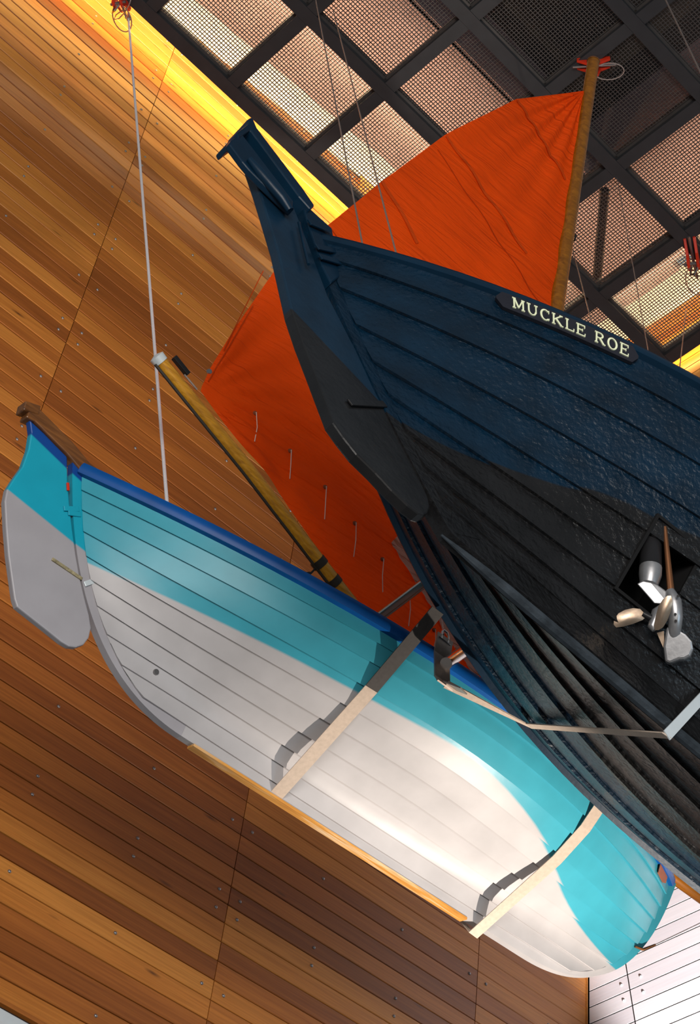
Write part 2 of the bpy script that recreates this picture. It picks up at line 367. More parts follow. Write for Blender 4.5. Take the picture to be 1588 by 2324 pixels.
for r in range(-9, 71):
    zmid = .9011 + .01759 * r; sl = -.118 * (zmid - .92)
    for ci, (a, b) in enumerate(cols):
        xm = (a + b) / 2; z = row_z(r, xm)
        if z + .05 > CLAD_TOP + .12: continue
        link('plank', slant_plank((b - a) * D - .005, sl), wall, (xm * D, D + .030, z))
    if r % 9 in (0, 1, 5):
        for xn in BX:
            z = row_z(r, xn)
            if z < CLAD_TOP: bolt_dome(bolts, (xn * D, D + .0045, z), (0, -1, 0))
tag(bolts.build('bolt_heads', M['bolt'], wall, True), 'small round steel bolt heads in pairs along the boards', kind='stuff')
tag(MB().aabb((.3, D - .03, CLAD_TOP), (1.0385 * D + .02, D + .03, ROOF + .05)).build('trim_1', M['white_paint']), kind='structure')
tag(MB().aabb((.3, D - .0, 5.108 + ZE), (1.0385 * D, D + .03, 5.132 + ZE)).build('trim_2', M['cedar']), kind='structure')
tag(MB().aabb((1.0372 * D, D - .002, 5.12 + ZE), (1.0386 * D, D + .03, CLAD_TOP)).build('trim_4', M['cedar']), kind='structure')
# window head under the boards
w1 = tag(MB().aabb((.3, D + .0, 5.005 + ZE), (1.0385 * D, D + .1, 5.082 + ZE)).aabb((.3, D - .03, 4.86 + ZE), (1.0385 * D, D + .1, 4.998 + ZE)).build('window_1', M['alu'], bevel=.004), kind='structure')
for i in range(4):
    xa, xb = .4 + i * 1.7, .4 + (i + 1) * 1.7
    MB().aabb((xa, D + .02, 3.2 + ZE), (xa + .06, D + .09, 4.87 + ZE)).build('mullion', M['alu'], w1)
    gm, nt, gb = (M['glass'], None, None) if 'glass' in M else mat('window_glass')
    if nt:
        M['glass'] = gm; gb.inputs['Base Color'].default_value = (.75, .85, .88, 1); gb.inputs['Roughness'].default_value = .05; gb.inputs['Transmission Weight'].default_value = .85
    MB().aabb((xa + .06, D + .05, 3.2 + ZE), (xb, D + .06, 4.87 + ZE)).build('pane', M['glass'], w1)
# right-hand wall, turned 5.5 degrees
AL = math.radians(5.5); CORNER = np.array([1.0385 * D, D, 0]); WD = np.array([math.sin(AL), -math.cos(AL), 0]); WN = np.array([-math.cos(AL), -math.sin(AL), 0])   # along (towards camera), facing normal
wr = tag(MB().prism([CORNER - WN * .14 + WD * s_ + np.array([0, 0, z]) for s_, z in ((-.1, 5.9 + ZE), (3.4, 5.9 + ZE), (3.4, ROOF + .1), (-.1, ROOF + .1))], WN, .2).build('wall_right', M['backing']), kind='structure')
RZ = -math.pi / 2 + AL
PW = .1225
rowz0 = 6.846 + ZE
full = {k: plank_mesh('plank', 3.35, PW - .007, .026, M[k], .0015) for k in ('cedar', 'glare_board')}
SH = .137
longb = plank_mesh('plank', 2.95, PW - .007, .026, M['glare_board'], .0015, shear0=-SH)
rb = MB()
for r in range(-6, 63):
    z = rowz0 + (r + .5) * PW
    if z > CLAD_TOP + .05: continue
    base = CORNER - WN * .035
    if z < 8.3 + ZE:
        ys = (7.0 - (6.708 + (z - ZE - 7.454) * .137)) / math.cos(AL)       # distance of the slanting joint from the corner on this row
        if ys > .1:
            me = plank_mesh('plank', ys - .012, PW - .007, .026, M['glare_board'], .0015, shear1=-SH)
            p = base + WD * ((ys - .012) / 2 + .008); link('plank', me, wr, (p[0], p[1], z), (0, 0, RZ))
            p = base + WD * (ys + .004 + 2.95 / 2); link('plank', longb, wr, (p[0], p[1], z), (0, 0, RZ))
            if r in (2, 3, -2, -1):
                for dd in (-.055, .095):
                    q = CORNER + WN * -.0085 + WD * (ys + dd) + np.array([0, 0, z]); bolt_dome(rb, q, WN)
            continue
    k = 'glare_board' if z < 10.2 + ZE else 'cedar'  # lower rows carry the glare as pale colour, upper rows stay cedar
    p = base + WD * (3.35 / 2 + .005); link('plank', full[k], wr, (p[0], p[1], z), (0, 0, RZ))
tag(rb.build('bolt_heads', M['alu'], wr, True), 'round steel bolt heads beside the joint of the glare-whitened boards', kind='stuff')
tag(MB().prism([CORNER + WN * .0 + WD * s_ + np.array([0, 0, z]) for s_, z in ((0, CLAD_TOP), (3.4, CLAD_TOP), (3.4, ROOF + .05), (0, ROOF + .05))], WN, .06).build('trim_3', M['white_paint']), kind='structure')
# ---------------------------------------------------------------- ceiling: roof deck, steel grid, gratings
PHI = .064; GA = np.array([math.cos(PHI), math.sin(PHI), 0]); GB = np.array([-math.sin(PHI), math.cos(PHI), 0]); GZ = np.array([0, 0, 1.0])
def G(gx, gy, z): return GA * gx + GB * gy + GZ * z
ceil = MB()
def gbox(mb, x0, x1, y0, y1, z0, z1):
    mb.box(G((x0 + x1) / 2, (y0 + y1) / 2, (z0 + z1) / 2), GA * (x1 - x0) / 2, GB * (y1 - y0) / 2, GZ * (z1 - z0) / 2)
ceiling = tag(MB().box(G(4.6, 6.4, ROOF + .06), GA * 4.4, GB * .95, GZ * .06).box(G(7.05, 3.4, ROOF + .06), GA * .55, GB * 2.04, GZ * .06).build('ceiling', M['deck']), kind='structure')
MB().box(G(3.3, 3.2, ROOF + 1.1), GA * 3.2, GB * 2.25, GZ * .05).build('upper_deck', M['void'], ceiling)
for c_, hx, hy in ((G(3.3, 5.45, ROOF + .55), GA * 3.2, GB * .02), (G(6.49, 3.4, ROOF + .55), GA * .02, GB * 2.05)):
    MB().box(c_, hx, hy, GZ * .55).build('drop_face', M['deck'], ceiling)
YA = [6.470 - .886 * k for k in range(5)]; XB = [.2530 * 13.202 + .846 * (k - 4) for k in range(0, 10)]
BW = .052; BD = .17
for k, y in enumerate(YA):
    mb = MB(); gbox(mb, XB[0] - .4, XB[-1] + BW, y - BW, y + BW, HC, HC + .012); gbox(mb, XB[0] - .4, XB[-1] + BW, y - BW * .9, y + BW * .9, HC + .012, HC + BD); mb.build('beam', M['steel'], ceiling)
for k, x in enumerate(XB):
    for j in range(len(YA) - 1):
        mb = MB(); gbox(mb, x - BW, x + BW, YA[j + 1] + BW + .002, YA[j] - BW - .002, HC + .003, HC + .015); gbox(mb, x - BW * .9, x + BW * .9, YA[j + 1] + BW, YA[j] - BW, HC + .015, HC + BD)
        mb.build('beam', M['steel'], ceiling)
px_, py_ = .846 - 2 * BW * .9 - .002, .886 - 2 * BW * .9 - .002
gm_ = MB(); nb = 30
for i in range(nb + 1):
    t = -.5 + i / nb
    gm_.box((t * px_, 0, .0), (.0024, 0, 0), (0, py_ / 2, 0), (0, 0, .004)); gm_.box((0, t * py_, .001), (px_ / 2, 0, 0), (0, .0024, 0), (0, 0, .004))
for sx, sy, lx, ly in ((-1, 0, .012, py_ / 2), (1, 0, .012, py_ / 2), (0, -1, px_ / 2, .012), (0, 1, px_ / 2, .012)):
    gm_.box((sx * px_ / 2 * .985, sy * py_ / 2 * .985, 0), (lx, 0, 0), (0, ly, 0), (0, 0, .018))
gme = gm_.mesh('grating_panel', M['grating'])
for i in range(len(XB) - 1):
    for j in range(len(YA) - 1):
        p = G((XB[i] + XB[i + 1]) / 2, (YA[j] + YA[j + 1]) / 2, HC + .075); link('grating_panel', gme, ceiling, p, (0, 0, PHI))
# dark hanger standing in the void above the grating
a_ = hit_plane(1372, 430, (0, 0, HC + .35), (0, 0, 1)); b_ = hit_plane(1352, 660, (0, 0, HC + .35), (0, 0, 1))
MB().tube([a_, b_], .04, 8).build('conduit', M['steel'], ceiling, True)
# wall-washer lamps: shielded channel on the edge beams, throwing warm light on the top of the boards
def washer(p0, p1, nrm, label, energy, lamps=((1.6, .45, (1.0, .60, .22)), (-.12, .30, (1.0, .56, .12)))):
    p0, p1 = np.asarray(p0), np.asarray(p1); d = p1 - p0; L = np.linalg.norm(d); d = d / L; c = (p0 + p1) / 2
    t = empty('wall_washer_lamp', c); tag(t, label, 'lamp', 'warm strip lamps above the ceiling grid')
    mb = MB(); mb.box(-nrm * .045 + GZ * .0, d * L / 2, nrm * .006, GZ * .05).box(GZ * -.05 - nrm * .02, d * L / 2, nrm * .03, GZ * .005); mb.build('housing', M['steel'], t)
    tubeo = MB().tube([-d * L / 2, d * L / 2], .012, 8).build('lamp_tube', M['lamp'], t, True)
    for tilt, frac, lc in lamps:
      ld = bpy.data.lights.new('strip_light', 'AREA'); ld.shape = 'RECTANGLE'; ld.size = L; ld.size_y = .04; ld.energy = energy * frac; ld.color = lc
      lo = bpy.data.objects.new('strip_light', ld); COL.objects.link(lo); lo.parent = t
      z = -(nrm * .87 + GZ * tilt); z /= np.linalg.norm(z); x = d; y = np.cross(z, x)
      lo.matrix_local = Matrix(((x[0], y[0], z[0], nrm[0] * (.03 + .004 * tilt)), (x[1], y[1], z[1], nrm[1] * (.03 + .004 * tilt)), (x[2], y[2], z[2], 0), (0, 0, 0, 1)))
    return t
lm, lnt, lb = mat('lamp_glow'); lb.inputs['Emission Color'].default_value = (1, .72, .35, 1); lb.inputs['Emission Strength'].default_value = 3; lb.inputs['Base Color'].default_value = (.9, .8, .6, 1); M['lamp'] = lm
washer(G(.9, 6.525, HC + .15), G(6.3, 6.525, HC + .15), GB, 'warm strip lamp hidden above the edge beam along the cedar wall', 125)
washer(G(7.63, 6.2, HC + .15), G(7.63, 3.4, HC + .15), GA, 'warm strip lamp hidden above the edge beam along the right wall', 56)
washer(G(.9, 5.60, HC + .13), G(6.5, 5.60, HC + .13), GB, 'warm strip lamp hidden above the second ceiling beam from the cedar wall', 430, ((.55, 1.0, (1.0, .76, .44)),))
washer(G(6.75, 5.5, HC + .13), G(6.75, 3.2, HC + .13), GA, 'warm strip lamp hidden above the second ceiling beam from the right wall', 110, ((.55, 1.0, (1.0, .76, .44)),))
# ================================================================ BOATS
def boat_root(h, name):
    o = empty(name); t = h.origin - h.M @ h.anchor
    o.matrix_world = Matrix([list(h.M[i]) + [t[i]] for i in range(3)] + [[0, 0, 0, 1]]); return o
def cpt(h, px, py, y=0.0):
    """a pixel's point on the boat's centre plane (or a plane y off it), in boat coordinates"""
    n = h.M[:, 1]; return h.local(hit_plane(px, py, h.world((0, y, 0)), n))
def strake(h, v0, v1, side, th, lap, nu=44, u0=0.0, u1=1.0):
    us = [u0 + (u1 - u0) * (.5 - .5 * math.cos(math.pi * i / (nu - 1))) for i in range(nu)]
    va = max(0, v0 - .014); vs = [va, va + .25 * (v1 - va), va + .6 * (v1 - va), v1]; k = len(vs); rings = []
    for u in us:
        out = [h.pt(u, v, side, lap * (1 - j / (k - 1)) + .001) for j, v in enumerate(vs)]
        inn = [h.pt(u, v, side, lap * (1 - j / (k - 1)) + .001 - th) for j, v in enumerate(vs)]
        rings.append(out + inn[::-1])
    n = 2 * k; mb = MB()
    fs = [(i * n + j, i * n + (j + 1) % n, (i + 1) * n + (j + 1) % n, (i + 1) * n + j) for i in range(nu - 1) for j in range(n)]
    fs += [tuple(range(n))[::-1], tuple((nu - 1) * n + j for j in range(n))]
    return mb.add([p for r in rings for p in r], fs)
def rail(h, side, w, d, up, nu=50, outset=.0):
    us = [i / (nu - 1) for i in range(nu)]; P = []; U = []; V = []
    for u in us:
        p = h.pt(u, 1.0, side); q = h.pt(min(1, u + .01), 1, side) - h.pt(max(0, u - .01), 1, side); q /= np.linalg.norm(q)
        o = np.cross(q, (0, 0, 1.0)) * (1 if side < 0 else -1); o /= np.linalg.norm(o); P.append(p + o * outset); U.append(o); V.append(np.cross(o, q) * (-1 if side < 0 else 1))
    V = [v if v[2] > 0 else -v for v in V]
    return MB().sweep(P, U, V, [(-w * .4, -d + up), (w * .45, -d + up), (w * .6, -d * .7 + up), (w * .6, up - d * .3), (w * .45, up), (-w * .4, up)])
def backbone(h, wid, deep, top_over=.03):
    """sternpost, keel and stem as separate solids following the profile"""
    res = []
    post = h.post; stem = h.stem
    def band(line, inward):
        n = len(line); vs = []
        for i, (x, z) in enumerate(line):
            t = np.array(line[min(i + 1, n - 1)]) - np.array(line[max(i - 1, 0)]); t = t / np.linalg.norm(t); nn = np.array([-t[1], t[0]]) * inward
            for y in (-wid / 2, wid / 2): vs.append((x, y, z))
            for y in (-wid * .62, wid * .62): vs.append((x + nn[0] * deep, y, z + nn[1] * deep))
        fs = []
        for i in range(n - 1):
            a = 4 * i; b = a + 4
            fs += [(a, a + 1, b + 1, b), (a + 2, b + 2, b + 3, a + 3), (a, b, b + 2, a + 2), (a + 1, a + 3, b + 3, b + 1)]
        fs += [(0, 2, 3, 1), (4 * n - 4, 4 * n - 3, 4 * n - 1, 4 * n - 2)]
        return MB().add(vs, fs)
    pl = [tuple(p) for p in post]
    if top_over > 0: pl.append((pl[-1][0] - .012, pl[-1][1] + top_over))
    sl = [tuple(p) for p in stem]
    if top_over > 0: sl.append((sl[-1][0] + .012, sl[-1][1] + top_over))
    kl = [(x, 0.0) for x in np.linspace(post[0][0], stem[0][0], 12)]
    return band(pl, -1), band(kl, 1), band(sl, 1)
def ribbon(pts, width_dir, w, th):
    P = [np.asarray(p, float) for p in pts]; U = []; V = []
    for i in range(len(P)):
        t = P[min(i + 1, len(P) - 1)] - P[max(i - 1, 0)]; t /= np.linalg.norm(t)
        u = np.asarray(width_dir, float); u = u - (u @ t) * t; u /= np.linalg.norm(u); U.append(u); V.append(np.cross(t, u))
    return MB().sweep(P, U, V, [(-w / 2, -th / 2), (w / 2, -th / 2), (w / 2, th / 2), (-w / 2, th / 2)])
# ---------------------------------------------------------------- turquoise boat with sail
hb = make_blue(); blue = boat_root(hb, 'sailing_boat')
tag(blue, 'turquoise clinker rowing and sailing boat with white bottom and royal blue rail', 'boat')
WL = [(-.3, .49), (.2, .445), (.6, .405), (1.0, .37), (1.45, .345), (2.0, .345), (2.25, .335), (2.65, .30), (2.95, .258), (3.2, .226), (3.4, .20), (3.9, .14)]
TURQ = (.042, .31, .40); WHITE = (.42, .405, .41)
M['blue_hull'] = painted('turquoise_over_white_paint', WHITE, TURQ, WL, (-.3, 3.9), (0, .6), (.42, .34), .12, 14, .004, .07, spec=.28)
r0, r1 = cpt(hb, 10, 1112), cpt(hb, 168, 1240); q0, q1 = cpt(hb, 63, 986), cpt(hb, 150, 1070)
def line2(p, q): return lambda x: p[2] + (q[2] - p[2]) * (x - p[0]) / (q[0] - p[0])
lr, lq = line2(r0, r1), line2(q0, q1)
M['rudder_paint'] = painted('rudder_paint', (.34, .325, .345), (.008, .33, .46), [(-.6, lr(-.6)), (.4, lr(.4))], (-.6, .4), (-1, 2), (.42, .34), .1, 14, .004, .06, (.004, .055, .27), [(-.6, lq(-.6)), (.4, lq(.4))])
VB = [0, .11, .22, .335, .45, .56, .68, .79, .895, 1]
for side in (-1, 1):
    for i in range(9):
        strake(hb, VB[i], VB[i + 1], side, .010, .013).build('strake', M['blue_hull'], blue, True)
    tag(rail(hb, side, .05, .052, .018).build('gunwale', M['rail_blue'], blue, True), 'royal blue rail along the top edge')
po, ke, st = backbone(hb, .042, .085, -.02)
po.build('sternpost', M['rudder_paint'], blue, True); ke.build('keel', M['blue_hull'], blue, True); st.build('stem', M['blue_hull'], blue, True)
MB().sweep([(x, 0, -.005) for x in np.linspace(.98, 2.55, 10)], [(0, 1, 0)] * 10, [(0, 0, 1)] * 10, [(-.024, -.006), (.024, -.006), (.024, .006), (-.024, .006)]).build('keel_shoe', M['keel_wood'], blue)
for u in (.22, .45, .66):
    p = hb.pt(u, .8, 1); MB().aabb((p[0] - .09, -abs(p[1]) + .12, p[2] - .012), (p[0] + .09, abs(p[1]) - .12, p[2] + .012)).build('thwart', M['tiller'], blue)
# rudder in the centre plane
RP = [(62, 955), (66, 985), (60, 1022), (46, 1062), (26, 1090), (11, 1114), (6, 1140), (9, 1200), (14, 1262), (22, 1320), (28, 1362), (34, 1380), (95, 1428), (135, 1460), (152, 1470), (168, 1472), (185, 1466), (197, 1450), (202, 1428), (198, 1400), (188, 1362), (177, 1315), (168, 1265), (160, 1205), (153, 1145), (149, 1095), (148, 1040), (122, 1014), (95, 986)]
rud = MB().prism([cpt(hb, *p) for p in RP], (0, 1, 0), .036).build('rudder', M['rudder_paint'], blue, bevel=.006)
tl = [cpt(hb, *p) for p in ((58, 938), (78, 948), (110, 980), (150, 1020), (190, 1068), (240, 1105))]
MB().sweep(tl, [(0, 1, 0)] * 6, [(0, 0, 1)] * 6, [(-.032, -.035), (.032, -.035), (.032, .03), (-.032, .03)]).build('tiller', M['tiller'], blue, bevel=.006)
MB().box(cpt(hb, 64, 932), (.035, 0, .012), (0, .036, 0), (-.004, 0, .022)).build('tiller_cap', M['tiller'], rud, bevel=.006)
def strap_plate(p, q, y, w, m, parent, name):
    p, q = np.array(p), np.array(q); d = (q - p); l = np.linalg.norm(d); d /= l; n = np.cross((0, 1.0, 0), d)
    MB().box((p + q) / 2 + np.array([0, y, 0]), d * l / 2, (0, .004, 0), n * w / 2).build(name, m, parent, bevel=.002)
strap_plate(cpt(hb, 138, 1158), cpt(hb, 172, 1160), -.024, .022, M['rudder_paint'], rud, 'pintle')
strap_plate(cpt(hb, 148, 1168), cpt(hb, 176, 1172), -.024, .022, M['rudder_paint'], rud, 'pintle')
strap_plate(cpt(hb, 112, 1272), cpt(hb, 180, 1318), -.022, .014, M['brass'], rud, 'pintle')
strap_plate(cpt(hb, 184, 1330), cpt(hb, 208, 1322), -.026, .022, M['alu'], blue, 'gudgeon')
strap_plate(cpt(hb, 147, 1100), cpt(hb, 148, 1118), -.024, .012, M['clamp'], rud, 'rust_spot')
# bow fittings
u_, v_ = .950, .945
pp = [hb.pt(min(1, u_ + a), min(1, v_ + b), -1, .020) for a, b in ((-.018, -.045), (-.024, .03), (-.012, .05), (.018, .045), (.024, -.03), (.012, -.05))]
MB().add(pp + [p + np.array([0, .006, 0]) for p in pp], [tuple(range(6)), tuple(range(11, 5, -1))] + [(i, 6 + i, 6 + (i + 1) % 6, (i + 1) % 6) for i in range(6)]).build('fairlead_patch', M['patch'], blue)
e0 = cpt(hb, 1430, 2150); e1 = cpt(hb, 1448, 2157); e2 = cpt(hb, 1476, 2146)
MB().tube([e0 + (0, -.03, 0), e1 + (0, -.03, 0), e2 + (0, -.03, 0)], [.006, .007, .005], 6).build('bow_shackle', M['tiller'], blue, True)
tag(MB().tube([e2 + (0, -.03, 0), cpt(hb, 1588, 2092) + (0, -.03, 0)], .0022, 5).build('bow_line', M['wire'], blue, True), 'thin line leading off the bow')
bs = [cpt(hb, 1440, 1905), cpt(hb, 1530, 1990), cpt(hb, 1592, 2036), cpt(hb, 1680, 2100)]
MB().tube(bs, [.038, .036, .034, .03], 12).build('bowsprit', M['bowsprit'], blue, True)
fr = hb.cast(352, 1526)[2]; MB().tube([fr + (0, -.012, 0), fr + (0, .004, 0)], [.012, .016], 10).build('drain_fitting', M['bolt'], blue, True)
# mast, boom, sail
mt = [cpt(hb, 1126, 1798), cpt(hb, 1262, 690), cpt(hb, 1346, 140)]
mast = MB().tube([mt[0] - (mt[1] - mt[0]) * .12] + mt, [.046, .046, .045, .036], 16).build('mast', M['mast_wood'], blue, True)
MB().tube([mt[2], mt[2] + (mt[2] - mt[1]) * .004], .04, 16).build('mast_cap', M['tiller'], mast, True)
for q in ((1290, 528),): 
    c = cpt(hb, *q); MB().tube([c + (.045, 0, .02), c + (.045, 0, -.02)], .012, 8).build('mast_cleat', M['black_fit'], mast, True)
bo = [cpt(hb, 362, 818), cpt(hb, 560, 1062), cpt(hb, 800, 1375), cpt(hb, 1105, 1772)]
boom = MB().tube(bo, [.030, .033, .034, .034], 14).build('boom', M['boom_wood'], blue, True)
bd = bo[1] - bo[0]; bd /= np.linalg.norm(bd); bn = np.cross((0, 1.0, 0), bd); bn = bn if bn[2] < 0 else -bn
MB().tube([p + bn * .034 for p in bo], .008, 6).build('foot_rope', M['tape'], boom, True)
MB().tube([bo[0] - bd * .030, bo[0] - bd * .022, bo[0] + bd * .012], [.012, .036, .034], 14).build('boom_end_cap', M['alu'], boom, True)
for q in ((724, 1277), (757, 1320)): c = cpt(hb, *q); MB().tube([c - bd * .018, c + bd * .018], .038, 14).build('boom_band', M['tape'], boom, True)
c = cpt(hb, 402, 838); MB().box(c - bn * .03, bd * .05, (0, .012, 0), bn * .012).build('cleat', M['black_fit'], boom, bevel=.003)
c0, c1 = cpt(hb, 418, 850), cpt(hb, 447, 884); MB().tube([c0, c1], .005, 6).build('outhaul', M['bracket'], boom, True)
for (a, b) in (((724, 1282), (700, 1306)), ((757, 1325), (738, 1336))):
    blk = MB().tube([cpt(hb, *a), cpt(hb, *b), cpt(hb, b[0] - 14, b[1] + 22)], [.005, .006, .004], 6); blk.box(cpt(hb, b[0] - 4, b[1] + 6), (.016, 0, -.02), (0, .014, 0), (.014, 0, .011)); blk.build('sheet_block', M['black_fit'], boom, bevel=.003)
# sail: outline on the centre plane, filled as luff-to-leech rows so folds are real
LUFF = [(1103, 1778), (1125, 1640), (1150, 1470), (1180, 1250), (1205, 1060), (1232, 870), (1257, 690), (1275, 560), (1292, 430), (1310, 310), (1326, 206)]
LEECH = [(1080, 1745), (900, 1502), (800, 1366), (640, 1133), (449, 888), (470, 845), (530, 745), (625, 605), (730, 521), (860, 416), (1005, 309), (1170, 225), (1326, 206)]
def along(pl, t):
    P = [np.array(p, float) for p in pl]; l = [0]
    for a, b in zip(P, P[1:]): l.append(l[-1] + np.linalg.norm(b - a))
    return np.array([np.interp(t * l[-1], l, [p[i] for p in P]) for i in (0, 1)])
CL = [cpt(hb, *p) for p in LUFF]; CE = [cpt(hb, *p) for p in LEECH]
def along3(P, t):
    l = [0]
    for a, b in zip(P, P[1:]): l.append(l[-1] + np.linalg.norm(b - a))
    return np.array([np.interp(t * l[-1], l, [p[i] for p in P]) for i in (0, 1, 2)])
head, clew, tack = CE[-1], CE[4], CL[0]
def fold(p):
    """cloth relief: creases radiating from the corners and slack folds over the boom"""
    y = 0.0
    for c, k, amp, reach, ph in ((clew, 23, .008, .9, .3), (head, 30, .008, 1.0, 1.2), (tack, 25, .008, 1.0, 2.0)):
        d = p - c; r = math.hypot(d[0], d[2]); a = math.atan2(d[2], d[0])
        y += amp * math.sin(k * a + ph + 2 * math.sin(3 * a)) * math.exp(-((r - .3) / reach) ** 2) * min(1, r / .2)
    s = p[0] * .75 + p[2] * .66
    y += .006 * math.sin(26 * (p[2] * .8 - p[0] * .45) + 3 * math.sin(2.2 * s)) * math.exp(-((p[2] - 3.6) / 1.0) ** 2)
    f = (p[2] - 1.0) + .37 * (p[0] - 1.5)
    y += .014 * math.sin(13 * p[0] + 19 * p[2] + 2 * math.sin(7 * p[0])) * math.exp(-(f / .22) ** 2)
    w = abs(p[0] - 1.0); y += -.05 * math.exp(-((p[2] - 2.6) / 1.3) ** 2) * math.exp(-((p[0] - 1.1) / .8) ** 2)
    return y
NR, NCc = 220, 110; vs = []
for i in range(NR):
    t = i / (NR - 1); a = along3(CL, t); e = along3(CE, t)
    for j in range(NCc):
        p = a + (e - a) * j / (NCc - 1); p = p + np.array([0, fold(p), 0]); vs.append(p)
fs = [(i * NCc + j, i * NCc + j + 1, (i + 1) * NCc + j + 1, (i + 1) * NCc + j) for i in range(NR - 1) for j in range(NCc - 1)]
sail = tag(MB().add(vs, fs).build('sail', M['sail'], blue, True), 'bright orange triangular sail with creases')
def on_sail(px, py, off=-.006): p = cpt(hb, px, py); return p + np.array([0, fold(p) + off, 0])
def sail_tape(a, b, w, name, m, n=24):
    P = [cpt(hb, a[0] + (b[0] - a[0]) * k / (n - 1), a[1] + (b[1] - a[1]) * k / (n - 1)) for k in range(n)]; P = [p + np.array([0, min(fold(p + np.array([d_, 0, 0])) for d_ in (-.02, 0, .02)) - .005, 0]) for p in P]
    t = P[-1] - P[0]; t /= np.linalg.norm(t); u = np.cross(t, (0, 1.0, 0))
    return MB().sweep(P, [u] * n, [(0, 1, 0)] * n, [(-w / 2, -.0015), (w / 2, -.0015), (w / 2, .0015), (-w / 2, .0015)]).build(name, m, sail)
for a, b, w in (((1172, 228), (1281, 408), .016), ((1007, 312), (1190, 578), .018), ((858, 419), (935, 560), .022)): sail_tape(a, b, w, 'batten_pocket', M['sail_tape'])
for a, b in (((985, 345), (1255, 740)), ((740, 530), (1060, 960)), ((500, 800), (590, 620)), ((465, 870), (565, 700))): sail_tape(a, b, .004, 'seam', M['sail_tape'])
for (a, b, c_) in (((573, 941), (575, 975), (569, 1007)), ((651, 1027), (648, 1060), (650, 1091)), ((727, 1111), (729, 1145), (726, 1184)), ((796, 1192), (798, 1230), (793, 1268)), ((862, 1272), (858, 1310), (859, 1348)), ((924, 1352), (926, 1385), (920, 1424)), ((980, 1432), (982, 1455), (978, 1480))):
    pa = on_sail(*a, -.010); cd = MB().tube([pa + (0, .008, 0), pa + (0, -.006, 0), on_sail(*b, -.014), on_sail(*c_, -.012)], .0024, 5).build('reef_cord', M['cord'], sail, True)
    MB().tube([pa + (0, .006, 0), pa - (0, .001, 0)], [.011, .009], 10).build('grommet', M['patch'], cd, True)
gr = on_sail(471, 846); MB().tube([gr + (0, .006, 0), gr - (0, .002, 0)], [.014, .012], 12).build('clew_ring', M['bolt'], sail, True)
wp = [(905, 1203), (880, 1236), (886, 1256), (965, 1372), (1080, 1545), (1185, 1440), (1020, 1180)]
nw = 40; wv = []
for i in range(nw):
    for j in range(18):
        a = np.array((880, 1236)) + (np.array((1075, 1545)) - np.array((880, 1236))) * i / (nw - 1); b = np.array((912, 1196)) + (np.array((1185, 1440)) - np.array((912, 1196))) * i / (nw - 1)
        q = a + (b - a) * j / 17; p = on_sail(q[0], q[1], -.010); p = p + np.array([0, .004 * math.sin(i * 1.3 + 2.2 * math.sin(j * .9 + i * .35)), 0]); wv.append(p)
tag(MB().add(wv, [(i * 18 + j, i * 18 + j + 1, (i + 1) * 18 + j + 1, (i + 1) * 18 + j) for i in range(nw - 1) for j in range(17)]).build('vinyl_window', M['vinyl'], sail, True), 'shiny crinkled clear window in the sail')
# ---------------------------------------------------------------- dark boat with rudder and drive
hk = make_black(); hk.inset = .075; dark = boat_root(hk, 'motor_boat')
tag(dark, 'navy clinker boat with tarred black bottom and propeller, hanging nearest', 'boat')
WK = [tuple(hk.cast(*q, nu=60, nv=30)[2][[0, 2]]) for q in ((945, 985), (1080, 1045), (1250, 1100), (1400, 1140), (1500, 1190), (1580, 1222))]
WK = [(-.6, WK[0][1])] + WK + [(3.0, WK[-1][1] + .02), (6.5, WK[-1][1] + .08)]
NAVY = (.0006, .012, .028); TAR = (.0085, .0085, .009)
M['dark_hull'] = painted('navy_over_tar_paint', TAR, NAVY, WK, (-.6, 6.5), (0, .8), (.26, .34), .8, 42, .010, .35, spec=.4)
ra, rb_ = cpt(hk, 664, 722), cpt(hk, 862, 932); lrk = line2(ra, rb_)
M['dark_rudder'] = painted('navy_over_tar_rudder', TAR, (.0018, .018, .040), [(-.8, lrk(-.8)), (.9, lrk(.9))], (-.8, .9), (-1.5, 2.5), (.30, .40), .3, 30, .005, .25)
VK = [0, .12, .24, .36, .48, .62, .77, .90, 1]
strakes = []
for side in (-1, 1):
    for i in range(8):
        o = strake(hk, VK[i], VK[i + 1], side, .013, .016, 60).build('strake', M['dark_hull'], dark, True)
        if side < 0 and i in (1, 2, 3): strakes.append(o)
    tag(rail(hk, side, .048, .058, .02, 50, -.014).build('gunwale', M['navy'], dark, True), 'navy rail along the top edge')
po, ke, st = backbone(hk, .055, .17, .0)
po.build('sternpost', M['dark_hull'], dark, True); ke.build('keel', M['dark_hull'], dark, True); st.build('stem', M['dark_hull'], dark, True)
MB().tube([(x, 0, -.006 + .010 * math.sin(x * 9) * .2) for x in np.linspace(.80, 4.9, 40)], [.004, .012, .018] + [.022] * 37, 8).build('keel_band', M['keel_band'] if 'keel_band' in M else M.setdefault('keel_band', plain('worn_keel_band', (.045, .055, .065), .25, .4, .6, 9, .6, 30, .008)), dark, True)
